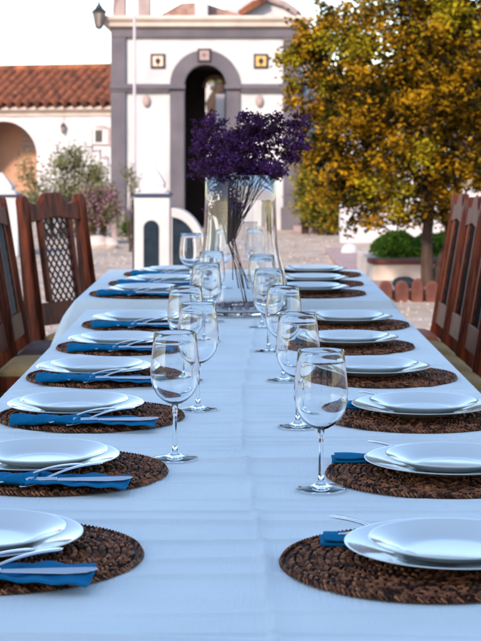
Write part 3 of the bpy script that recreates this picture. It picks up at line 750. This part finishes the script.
# ------------------------------------------------------------------ long house on the left with tiled roof
yaw = R(18); HY = 47.5; hx0 = px(116, HY)
hs = empty('low_house', (hx0, HY, 0), -yaw); tag(hs, 'low white house with terracotta tiled roof and arched porch', 'house')
def hloc(u):       # local x on the facade for photo column u
    k = (u-240.5)/F; s = (k*HY-hx0)/(math.cos(yaw)+k*math.sin(yaw)); return s
def hZ(u): return HY-hloc(u)*math.sin(yaw)
def hz(u, v): return pz(v, hZ(u))
ez = hz(60, 108)
pa_r = (hloc(37)-hloc(-32))/2; pcx = (hloc(37)+hloc(-32))/2; pspr = hz(0, 121)-pa_r*.92
arc = [(pcx+pa_r*math.cos(PI-PI*i/24), pspr+pa_r*.92*math.sin(PI*i/24)) for i in range(25)]
MB().prism([(hloc(-120), 0), (pcx-pa_r, 0)]+arc+[(pcx+pa_r, 0), (hloc(125), 0), (hloc(125), ez), (hloc(-120), ez)], FR, 0, .3).build('wall', M['white'], hs, False)
MB().box(((hloc(-120)+hloc(125))/2, 1.9, ez/2-.02), (hloc(125)-hloc(-120)-.1, .2, ez-.04)).build('porch_wall', M['peach'], hs, False)
MB().box((pcx+pa_r+.18, 1.05, ez/2-.03), (.12, 1.48, ez-.06)).build('porch_side', M['peach'], hs, False)
MB().box(((hloc(-120)+hloc(125))/2, -.03, ez-.12), (hloc(125)-hloc(-120)+.05, .10, .22)).build('eave_moulding', M['cream'], hs, False, .02)
sh_ = MB()
for k in range(5): sh_.box((hloc(8), 1.76, hz(8, 127+k*5.5)), (hloc(19)-hloc(-6), .06, .09))
sh_.build('shutter', M['pinkstone'], hs, False)
MB().box((hloc(25), 1.55, hz(25, 157)), (hloc(34)-hloc(16), .35, .08)).build('shelf', M['pinkstone'], hs, False)
# corrugated canal-tile roof
rl = 2.45; rise = hz(60, 74)+.14-ez; rf = MB(); xa, xb = hloc(-125), hloc(128); nper = int((xb-xa)/.30)
NU = nper*10
def roof(u, v):
    x = xa+(xb-xa)*u; ph = (x-xa)/.30*2*PI; c = math.cos(ph)
    h = .07*(2*abs(math.cos(ph/2))**.8-1)*1.75
    step = (v*7) % 1.0
    return (x, -.32+rl*v*1.05, ez+.05+rise*v*1.05+h+.014*(1-step))
rf.grid(roof, NU, 42)
rf.build('roof', M['terracotta'], hs, True, angle=60)
MB().tube([(xa, rl*1.02-.3, ez+rise+.16), (xb, rl*1.02-.3, ez+rise+.16)], .13, 10).build('ridge_tiles', M['terracotta'], hs)
MB().prism([(-.30, ez-.05), (rl*1.0-.3, ez-.05), (rl*1.0-.3, ez+rise-.02)], lambda a, b, t: (t, a, b), xa+.05, xb-.05).build('roof_base', M['cream'], hs, False)
# window
wz0, wz1 = hz(101, 145), hz(101, 125); wx0, wx1 = hloc(92), hloc(112)
wf = MB(); wf.prism([(wx0, wz0), (wx1, wz0), (wx1, wz1-.12)]+[(wx1+(wx0-wx1)*i/10, wz1-.12+.12*math.sin(PI*i/10)) for i in range(1, 10)]+[(wx0, wz1-.12)], FR, -.06, -.003)
wn = wf.build('window', M['pinkstone'], hs, False)
MB().prism([(wx0+.07, wz0+.03), (wx1-.1, wz0+.03), (wx1-.1, wz1-.15), (wx0+.07, wz1-.08)], FR, -.085, -.062).build('frame', M['white'], wn, False)
MB().prism([(hloc(96.5), hz(101, 142)), (hloc(103.5), hz(101, 142)), (hloc(103.5), hz(101, 130)), (hloc(96.5), hz(101, 130))], FR, -.10, -.087).build('pane', M['tiledark'], wn, False)
# white outside stair with stepped parapet
stp = empty('outside_stair', (px(95, 40), 40, 0)); tag(stp, 'white stepped garden wall below the small arched window', 'stairs')
sm = MB()
for k, (u, v) in enumerate(((84, 147), (92, 151), (100, 158), (108, 166))):
    sm.box((px(u+4, 40)-px(95, 40), .2, pz(v, 40)/2), (px(8, 40)-px(0, 40)-.004, .5, pz(v, 40)))
sm.build('parapet', M['white'], stp, False, .02)
sc_ = MB()
for k, (u, v) in enumerate(((84, 147), (92, 151), (100, 158), (108, 166))): sc_.box((px(u+4, 40)-px(95, 40), .2, pz(v, 40)+.02), (px(8, 40)-px(0, 40), .56, .035))
sc_.build('coping', M['pinkstone'], stp, False)
u_, v_ = 65, 137; lp = (hx0+hloc(65)*math.cos(yaw)-.12*math.sin(yaw), HY-hloc(65)*math.sin(yaw)-.14*math.cos(yaw))
lantern((lp[0], lp[1], pz(133.5, lp[1])), .95, 'small dark lantern on the white house wall beside the porch arch', [(0, 0, .44), (.02, .06, .46), (.05, .16, .42)])

# ------------------------------------------------------------------ white pier with quarter-round wing (mid left) and its twin
def pier(Yp, uc, half, vcap, label, wing=True):
    X0 = px(uc, Yp); t = empty('garden_pier', (X0, Yp, 0)); tag(t, label, 'pier')
    q = lambda u: px(u, Yp)-X0; zz = lambda v: pz(v, Yp); u0, u1 = uc-half, uc+half; k = half/18.0
    zcap = zz(vcap); ex = q(u1)
    MB().box((0, .17, zcap/2), (2*ex, .34, zcap)).build('pillar', M['white'], t, False, .012)
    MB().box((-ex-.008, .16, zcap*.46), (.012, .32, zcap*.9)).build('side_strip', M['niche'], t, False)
    nz = [(q(uc-9.5*k+1), 0), (q(uc+6*k+1), 0)]+[(q(uc-1.75*k+1)+7.75*k/F*Yp*math.cos(a), zz(vcap+31*k)+7.75*k/F*Yp*math.sin(a)) for a in [PI*i/14 for i in range(15)]]
    MB().prism(nz, FR, -.006, -.002).build('niche', M['niche'], t, False)
    MB().box((0, .17, zcap+.016), (2*ex+.02, .37, .028)).build('band', M['darkblue'], t, False)
    s = ex/.165
    fn = MB(); fn.lathe([(0, .03), (.225*s, .03), (.215*s, .045), (.17*s, .06), (.155*s, .09), (.16*s, .125), (.02*s, .29), (0, .30)], 4)
    o = fn.build('finial', M['white'], t, False, .008); o.location = (0, .17, zcap); o.rotation_euler = (0, 0, PI/4)
    for sx in (-1, 1):
        MB().lathe([(0, -.022), (.018, -.012), (.022, 0), (.018, .012), (0, .022)], 12, c=(sx*.13*s, .02, zcap+.065)).build('scroll', M['white'], t)
    if wing:
        zc0 = zz(250); cxw = q(171); Ro = zz(208)-zz(250); a = [PI/2*i/20 for i in range(21)]
        Ro2 = (q(205)-q(171))
        out = [(ex+.001, 0), (cxw+Ro2, 0)]+[(cxw+Ro2*math.cos(b), zc0+Ro*math.sin(b)) for b in a]+[(ex+.001, zc0+Ro)]
        MB().prism(out, FR, .03, .30).build('wing', M['white'], t, False, .01)
        r1, r2 = Ro2-.075, Ro-.085
        inn = [(ex+.02, 0), (cxw+r1, 0)]+[(cxw+r1*math.cos(b), zc0+r2*math.sin(b)) for b in a]+[(ex+.02, zc0+r2)]
        MB().prism(inn, FR, .023, .027).build('wing_panel', M['niche'], t, False)
    return t
pier(15.0, 152, 18, 197, 'white pier with slate niche, pyramid finial and quarter round wing')
pier(20.0, -1, 19, 197, 'white pier with pyramid finial and blue band at the left frame edge', wing=False)

# ------------------------------------------------------------------ planter, edging, path, wall on the right
pl_ = empty('planter_wall', (px(430, 15.6), 15.6, 0)); tag(pl_, 'low white planter wall with brick coping in front of the green hedge', 'planter')
p0, p1 = px(373, 15.2)-px(430, 15.6), 3.2; ztp = pz(264, 15.2)
MB().box(((p0+p1)/2, -.30, ztp/2), (p1-p0, .22, ztp)).build('wall', M['cream'], pl_, False, .01)
MB().box((p0+.11, .75, ztp/2), (.22, 1.86, ztp)).build('return_wall', M['cream'], pl_, False, .01)
MB().box(((p0+p1)/2-.01, -.30, ztp+.022), (p1-p0+.06, .28, .04)).build('coping', M['edging'], pl_, False, .008)
MB().box(((p0+p1)/2+.12, .75, ztp/2-.03), (p1-p0-.26, 1.86, ztp-.06)).build('soil', M['darkint'], pl_, False)
hd = empty('clipped_hedge', (px(400, 16), 16.1, 0)); tag(hd, 'low bright green hedge growing in the white planter', 'hedge')
lv = MB(); r = random.Random(8); hx1, hx2 = px(375, 16)-px(400, 16), px(450, 16)-px(400, 16)+.9
inner = MB(); inner.grid(lambda u, v: (hx1+.06+(hx2-hx1-.12)*u, -.38+.76*v, ztp-.05+(pz(236, 16)-ztp)*math.sin(PI*min(max(v, .02), .98))**.35*math.sin(PI*min(max(u, .01), .99))**.15), 20, 10); inner.build('core', M['leaf_green'], hd)
for i in range(15000):
    u, v = r.random(), r.random()
    zt_ = ztp-.02+(pz(229.5, 16)-ztp)*math.sin(PI*(.04+.92*v))**.35*(.9+.1*math.sin(u*17)+.06*math.sin(u*41+1))*min(1, .55+u*5)
    z = zt_-abs(r.gauss(0, .04)); lv.leaf((hx1+(hx2-hx1)*u, -.42+.84*v, z), r.uniform(.03, .05), r)
lv.build('foliage', M['leaf_green'], hd, smooth=False)
# scalloped terracotta edging blocks
eg = MB(); zE = .205; wE = .132
eg.prism([(-wE/2, -.02), (wE/2, -.02), (wE/2, zE*.62)]+[(wE/2*math.cos(PI*i/10), zE*.62+zE*.38*math.sin(PI*i/10)) for i in range(1, 10)]+[(-wE/2, zE*.62)], FR, -.04, .04)
eo = eg.build('edging_block', M['edging'], None, True, .012); tag(eo, 'x', 'edging block', 'scalloped terracotta edging blocks')
for k in range(9):
    u = 386+k*15.7; x = px(u, 14.0); q = random.Random(k)
    lab = ['leftmost scalloped terracotta edging block beside the far table', 'second terracotta edging block from the left end', 'third terracotta edging block from the left, under the dark stone',
           'fourth terracotta edging block, just left of the tree trunk', 'terracotta edging block right in front of the tree trunk', 'terracotta edging block next to the rearmost chair back',
           'terracotta edging block glimpsed between two chair backs', 'terracotta edging block behind the second chair back', 'last terracotta edging block at the right frame edge'][k]
    o = inst(eo, (x, 14.0+q.uniform(-.02, .02), q.uniform(-.03, .0)), q.uniform(-.22, .22), lab); o.scale = (q.uniform(.80, 1.04), 1, q.uniform(.82, 1.02)); o.rotation_euler[1] = q.uniform(-.07, .07)
dsn = MB().lathe([(0, 0), (.09, 0), (.11, .03), (.09, .07), (.05, .09), (0, .095)], 9, sy=.8).build('dark_stone', M['niche'], loc=(px(404, 14.3), 14.3, .10))
tag(dsn, 'dark rounded stone lying behind the terracotta edging', 'stone')
bed = MB(); bed.grid(lambda u, v: (px(378, 14)+3.4*u, 14.05+1.3*v, .17-.0*u), 2, 2); bd = MB().box((px(380, 14)+1.7, 14.68, .045), (3.4, 1.2, .09)).build('flower_bed', M['path'], None, False)
tag(bd, kind='structure')
pth = MB().box((px(353, 18)+.02, 18.6, .03), (.36, 4.6, .06)).build('path', M['path'], None, False, .01); tag(pth, kind='structure')
cr = MB().box((px(322, 26), 26.2, .05), (px(352, 26)-px(296, 26), .35, .10)).build('stone_step', M['path'], None, False, .01); tag(cr, 'low grey stone step in front of the bushes right of the tower', 'step')
bl = MB().lathe([(0, 0), (.06, .01), (.10, .04), (.11, .09), (.09, .15), (.05, .18), (0, .19)], 20).build('white_boulder', M['white'], loc=(px(352, 19.5), 19.9, -.02)); tag(bl, 'rounded whitewashed boulder at the far end of the path', 'boulder')
bw = empty('boundary_wall', (px(420, 23), 23, 0)); tag(bw, 'bright white courtyard wall behind the golden tree', 'wall')
MB().box((.89, .1, .95), (px(470, 23)-px(340, 23)+2.2, .25, 1.9)).build('wall', M['white'], bw, False, .01)
MB().box((.89, .1, 1.93), (px(470, 23)-px(340, 23)+2.25, .32, .06)).build('coping', M['cream'], bw, False, .01)

# ------------------------------------------------------------------ golden tree
TYY = 14.55
def tpt(u, v, Y): return Vector((px(u, Y), Y, pz(v, Y)))
tr = empty('golden_tree', (px(432, TYY), TYY, 0)); tag(tr, 'bushy tree with golden yellow leaves behind the right chairs', 'tree')
O = Vector(tr.location); r = random.Random(12)
def TB(pts, rad, seg=9):
    return MB().tube([p-O for p in pts], rad, seg)
t0 = tpt(428, 290, TYY); t0.z = 0
TB([t0, tpt(427, 262, TYY), tpt(427, 235, TYY), tpt(430, 205, TYY), tpt(433, 175, TYY), tpt(428, 130, TYY), tpt(420, 70, TYY), tpt(415, 10, TYY)], [.066, .055, .050, .046, .042, .034, .024, .012]).build('trunk', M['bark'], tr)
b0 = tpt(431, 292, TYY); b0.z = 0
TB([b0, tpt(440, 262, TYY+.1), tpt(450, 240, TYY+.1), tpt(446, 215, TYY+.15), tpt(440, 190, TYY+.2), tpt(455, 150, TYY+.3), tpt(480, 90, TYY+.4)], [.048, .042, .038, .033, .028, .022, .012]).build('limb', M['bark'], tr)
C = Vector((px(428, TYY), TYY, pz(90, TYY))); RX, RY, RZ = 1.20, 1.10, 1.30
limbs = []
for k in range(17):
    a = k*2.4; e = r.uniform(-.5, 1.1); D = Vector((math.cos(a)*math.cos(e)*RX, math.sin(a)*math.cos(e)*RY, math.sin(e)*RZ))*.85
    s = tpt(429+r.uniform(-3, 3), 205-k*9.5, TYY)
    m = s.lerp(C+D, .5)+Vector((r.uniform(-.1, .1), r.uniform(-.1, .1), r.uniform(0, .12)))
    TB([s, m, C+D], [.032, .02, .007], 6).build('limb', M['bark'], tr); limbs.append((s, m, C+D))
crown = MB(); green = MB(); tw_ = MB(); nc = 0
from mathutils import noise
while nc < 290:      # shaded leaves inside the crown
    D = Vector((r.gauss(0, .5), r.gauss(0, .5), r.gauss(0, .5)))
    if D.length > .74: continue
    nc += 1; P = C+Vector((D.x*RX, D.y*RY, D.z*RZ))
    for q in range(70):
        V = Vector((r.gauss(0, 1), r.gauss(0, 1), r.gauss(0, 1)))*.10
        crown.leaf(P+V-O, r.uniform(.04, .065), r)
nc = 0
while nc < 560:      # leafy clumps round the outside, with gaps between them
    a = r.uniform(0, 2*PI); e = math.asin(r.uniform(-1, 1)); rr = r.uniform(.74, 1.05)
    D = Vector((math.cos(a)*math.cos(e)*RX, math.sin(a)*math.cos(e)*RY, math.sin(e)*RZ))*rr
    P = C+D*(1+.20*noise.noise(D.normalized()*2.3+Vector((5, 1, 2))))
    if P.z < pz(228, P.y): continue
    if P.z < 1.15 and P.x > px(375, TYY) and r.random() < .6: continue
    if noise.noise(P*2.6+Vector((9, 0, 0))) < -.09: continue
    nc += 1; cr_ = r.uniform(.05, .105)
    tw_.tube([P+(C-P).normalized()*r.uniform(.2, .4)-O, P-O], [.006, .003], 4)
    cc = green if noise.noise(P*1.7+Vector((3, 7, 1))) > .12 else crown
    for q in range(int(1150*cr_)):
        V = Vector((r.gauss(0, 1), r.gauss(0, 1), r.gauss(0, .8)))*cr_*.62
        cc.leaf(P+V-O, r.uniform(.034, .060), r)
for k in range(44):
    P = tpt(r.choice((r.uniform(322, 400), r.uniform(335, 470))), r.uniform(185, 232)-(6 if k % 3 else 0), TYY+r.uniform(-.5, .6)); cr_ = r.uniform(.05, .10)
    tw_.tube([P+Vector((r.uniform(-.1, .1), 0, .3))-O, P-O], [.005, .002], 4)
    for q in range(34):
        V = Vector((r.gauss(0, 1), r.gauss(0, 1), r.gauss(0, .8)))*cr_*.6
        crown.leaf(P+V-O, r.uniform(.035, .060), r)
# outlying sprigs on the left edge of the crown
for (u0, v0, u1, v1) in ((318, 75, 286, 92), (315, 50, 292, 20), (320, 40, 298, 42), (322, 105, 292, 100), (330, 150, 305, 165), (330, 180, 312, 200), (325, 120, 300, 112), (335, 15, 312, -5), (330, 60, 300, 62)):
    for k in range(7):
        f = k/6; P = tpt(u0+(u1-u0)*f, v0+(v1-v0)*f, TYY+r.uniform(-.1, .1))
        for q in range(int(34*(1-.5*f))):
            crown.leaf(P+Vector((r.gauss(0, .035), r.gauss(0, .04), r.gauss(0, .035)))-O, r.uniform(.035, .055), r)
    tw_.tube([tpt(u0+15, v0, TYY)-O, tpt(u0, v0, TYY)-O, tpt(u1, v1, TYY)-O], [.007, .005, .003], 5)
crown.build('crown', M['leaf_gold'], tr, smooth=False); green.build('crown', M['leaf_oliv2'], tr, smooth=False)
tag(tw_.build('twigs', M['bark'], tr), kind='stuff')

# ------------------------------------------------------------------ other bushes
def bush(name, Yb, boxes, n, leaf, m, label, cat, stems=8, seed=1, flowers=None, grp=None, sparse=0.0):
    r = random.Random(seed); us = [b[0] for b in boxes]; uc = sum(us)/len(us)
    t = empty(name, (px(uc, Yb), Yb, 0)); tag(t, label, cat, grp); O2 = Vector(t.location); lv = MB(); st = MB(); fl = MB()
    for (u, v, ru, rv, w) in boxes:
        c = Vector((px(u, Yb), Yb, pz(v, Yb))); a_ = ru/F*Yb; b_ = rv/F*Yb
        for k in range(stems):
            e = c+Vector((r.gauss(0, a_*.6), r.gauss(0, a_*.5), r.gauss(0, b_*.6)))
            s0 = Vector((px(uc+(u-uc)*.5, Yb)+r.uniform(-.05, .05), Yb, 0)); mm = s0.lerp(e, .5)+Vector((r.uniform(-.06, .06), 0, .05))
            st.tube([s0-O2, mm-O2, e-O2], [.012, .008, .003], 5)
        ncl = max(4, int(n*w/40))
        for q in range(ncl):
            d = Vector((r.gauss(0, .55), r.gauss(0, .55), r.gauss(0, .55)))
            if d.length > 1.15: d *= 1.1/d.length
            P = c+Vector((d.x*a_, d.y*a_, d.z*b_))
            for j in range(40):
                p = P+Vector((r.gauss(0, 1), r.gauss(0, 1), r.gauss(0, 1)))*leaf*1.5
                if p.z > 0.02: lv.leaf(p-O2, leaf*r.uniform(.7, 1.2), r)
            if flowers and r.random() < flowers[1]:
                for j in range(16):
                    p = P+Vector((r.gauss(0, 1), r.gauss(-.6, 1), r.gauss(0, 1)))*leaf*1.1
                    if p.z > 0.02: fl.leaf(p-O2, leaf*.8, r)
    lv.build('foliage', m, t, smooth=False)
    if fl.v: fl.build('blossom', flowers[0], t, smooth=False)
    st.build('stem', M['bark'], t)
    return t
bush('rambling_bush', 24.5, [(45, 185, 20, 14, .22), (70, 180, 16, 22, .28), (62, 160, 6, 14, .15), (76, 163, 5, 14, .25), (95, 178, 9, 12, .3), (28, 175, 4, 16, .12), (80, 202, 25, 12, .5), (40, 207, 25, 8, .45)], 2600, .055, M['leaf_dull'], 'straggling dull green bush with bare twigs in front of the house', 'bush', seed=2, stems=7)
bush('flowering_bush', 22.5, [(92, 200, 9, 9, .8), (104, 206, 8, 9, .8), (90, 216, 10, 9, .7), (106, 196, 4, 7, .3)], 2200, .05, M['leaf_dull'], 'pink flowering bush beside the left chair back', 'bush', seed=3, flowers=(M['pinkflower'], 1.6))
bush('rose_bush', 21.0, [(133, 182, 3.5, 10, .25), (130, 172, 3, 4, .15), (137, 192, 4, 5, .2)], 700, .035, M['leaf_dull'], 'thin reddish rose bush by the foot of the flagpole', 'bush', seed=4, stems=4, flowers=(M['edging'], .3))
bush('grass_tuft', 23.5, [(128, 228, 4, 5, 1)], 500, .05, M['leaf_green'], 'small bright green tuft at the left foot of the tower', 'plant', seed=5, stems=2)
bush('yellow_bush', 25.2, [(318, 205, 16, 14, 1), (335, 190, 12, 20, .8), (312, 185, 8, 18, .5), (335, 214, 12, 8, .4)], 4200, .065, M['leaf_olive'], 'yellow green bush right of the tower behind the grey step', 'bush', seed=6)
bush('bougainvillea', 25.6, [(305, 170, 6, 16, .6), (306, 195, 5, 10, .3)], 1500, .055, M['leaf_dull'], 'dark magenta tinged bush beside the right tower pilaster', 'bush', seed=7, flowers=(M['pinkflower'], .25))
bush('background_tree', 27.5, [(380, 130, 50, 40, 1), (440, 110, 50, 50, 1), (345, 110, 25, 40, .6)], 5200, .09, M['leaf_olive'], 'darker olive tree standing behind the white boundary wall', 'tree', seed=8)

# rocks and stone posts along the foot of the tower
rk = MB(); rr_ = random.Random(6)
rk.lathe([(0, -.02), (.13, -.02), (.16, .05), (.12, .12), (.05, .155), (0, .16)], 9, sy=.8); ro_ = rk.build('rock', M['rock']); tag(ro_, 'x', 'rock', 'pale rocks under the flowering bush')
for (u, s, lab) in ((86, 1.0, 'pale rock nearest the left chair back'), (97, 1.25, 'largest pale rock, in the middle of the rock row'), (108, .95, 'pale rock at the right end of the row by the stone posts')):
    o = inst(ro_, (px(u, 21.8), 21.8, 0), rr_.uniform(0, 6), lab); o.scale = (s, s, s*rr_.uniform(.8, 1.1))
spo = MB(); spo.lathe([(0, 0), (.055, 0), (.05, .32), (.06, .34), (.055, .37), (0, .385)], 12); so_ = spo.build('stone_post', M['pinkstone']); tag(so_, 'x', 'post', 'short stone posts by the tower')
inst(so_, (px(114.5, 25), 25, 0), 0, 'short stone post left of its twin, against the tower plinth')
inst(so_, (px(123, 25), 25, 0), 0, 'short stone post right of its twin, towards the flagpole')

# ------------------------------------------------------------------ unseen house added behind the camera to shade the tables
hb = empty('added_shade_house', (0, -10, 0)); tag(hb, 'unseen tall white house added behind the camera to shade the tables', 'house')
hw = [(-14, 0), (14, 0), (14, 11.8), (-14, 11.8)]
MB().prism(hw, FR, -6, 0).build('wall', M['cream'], hb, False)
MB().prism([(-6.4, 11.81), (.4, 11.81), (-3, 13.0)], lambda a, b, t: (t, a, b), -14.3, 14.3).build('roof', M['terracotta'], hb, False)
for x in (-6, -2.4, 2.4, 6):
    wv = MB().box((x, .03, 2.0), (1.1, .05, 1.5)).build('window', M['greystone'], hb, False)
    MB().box((x, .065, 2.0), (.9, .015, 1.3)).build('pane', M['tiledark'], wv, False)
MB().box((0, .03, 1.05), (1.2, .05, 2.1)).build('door', M['wood'], hb, False)
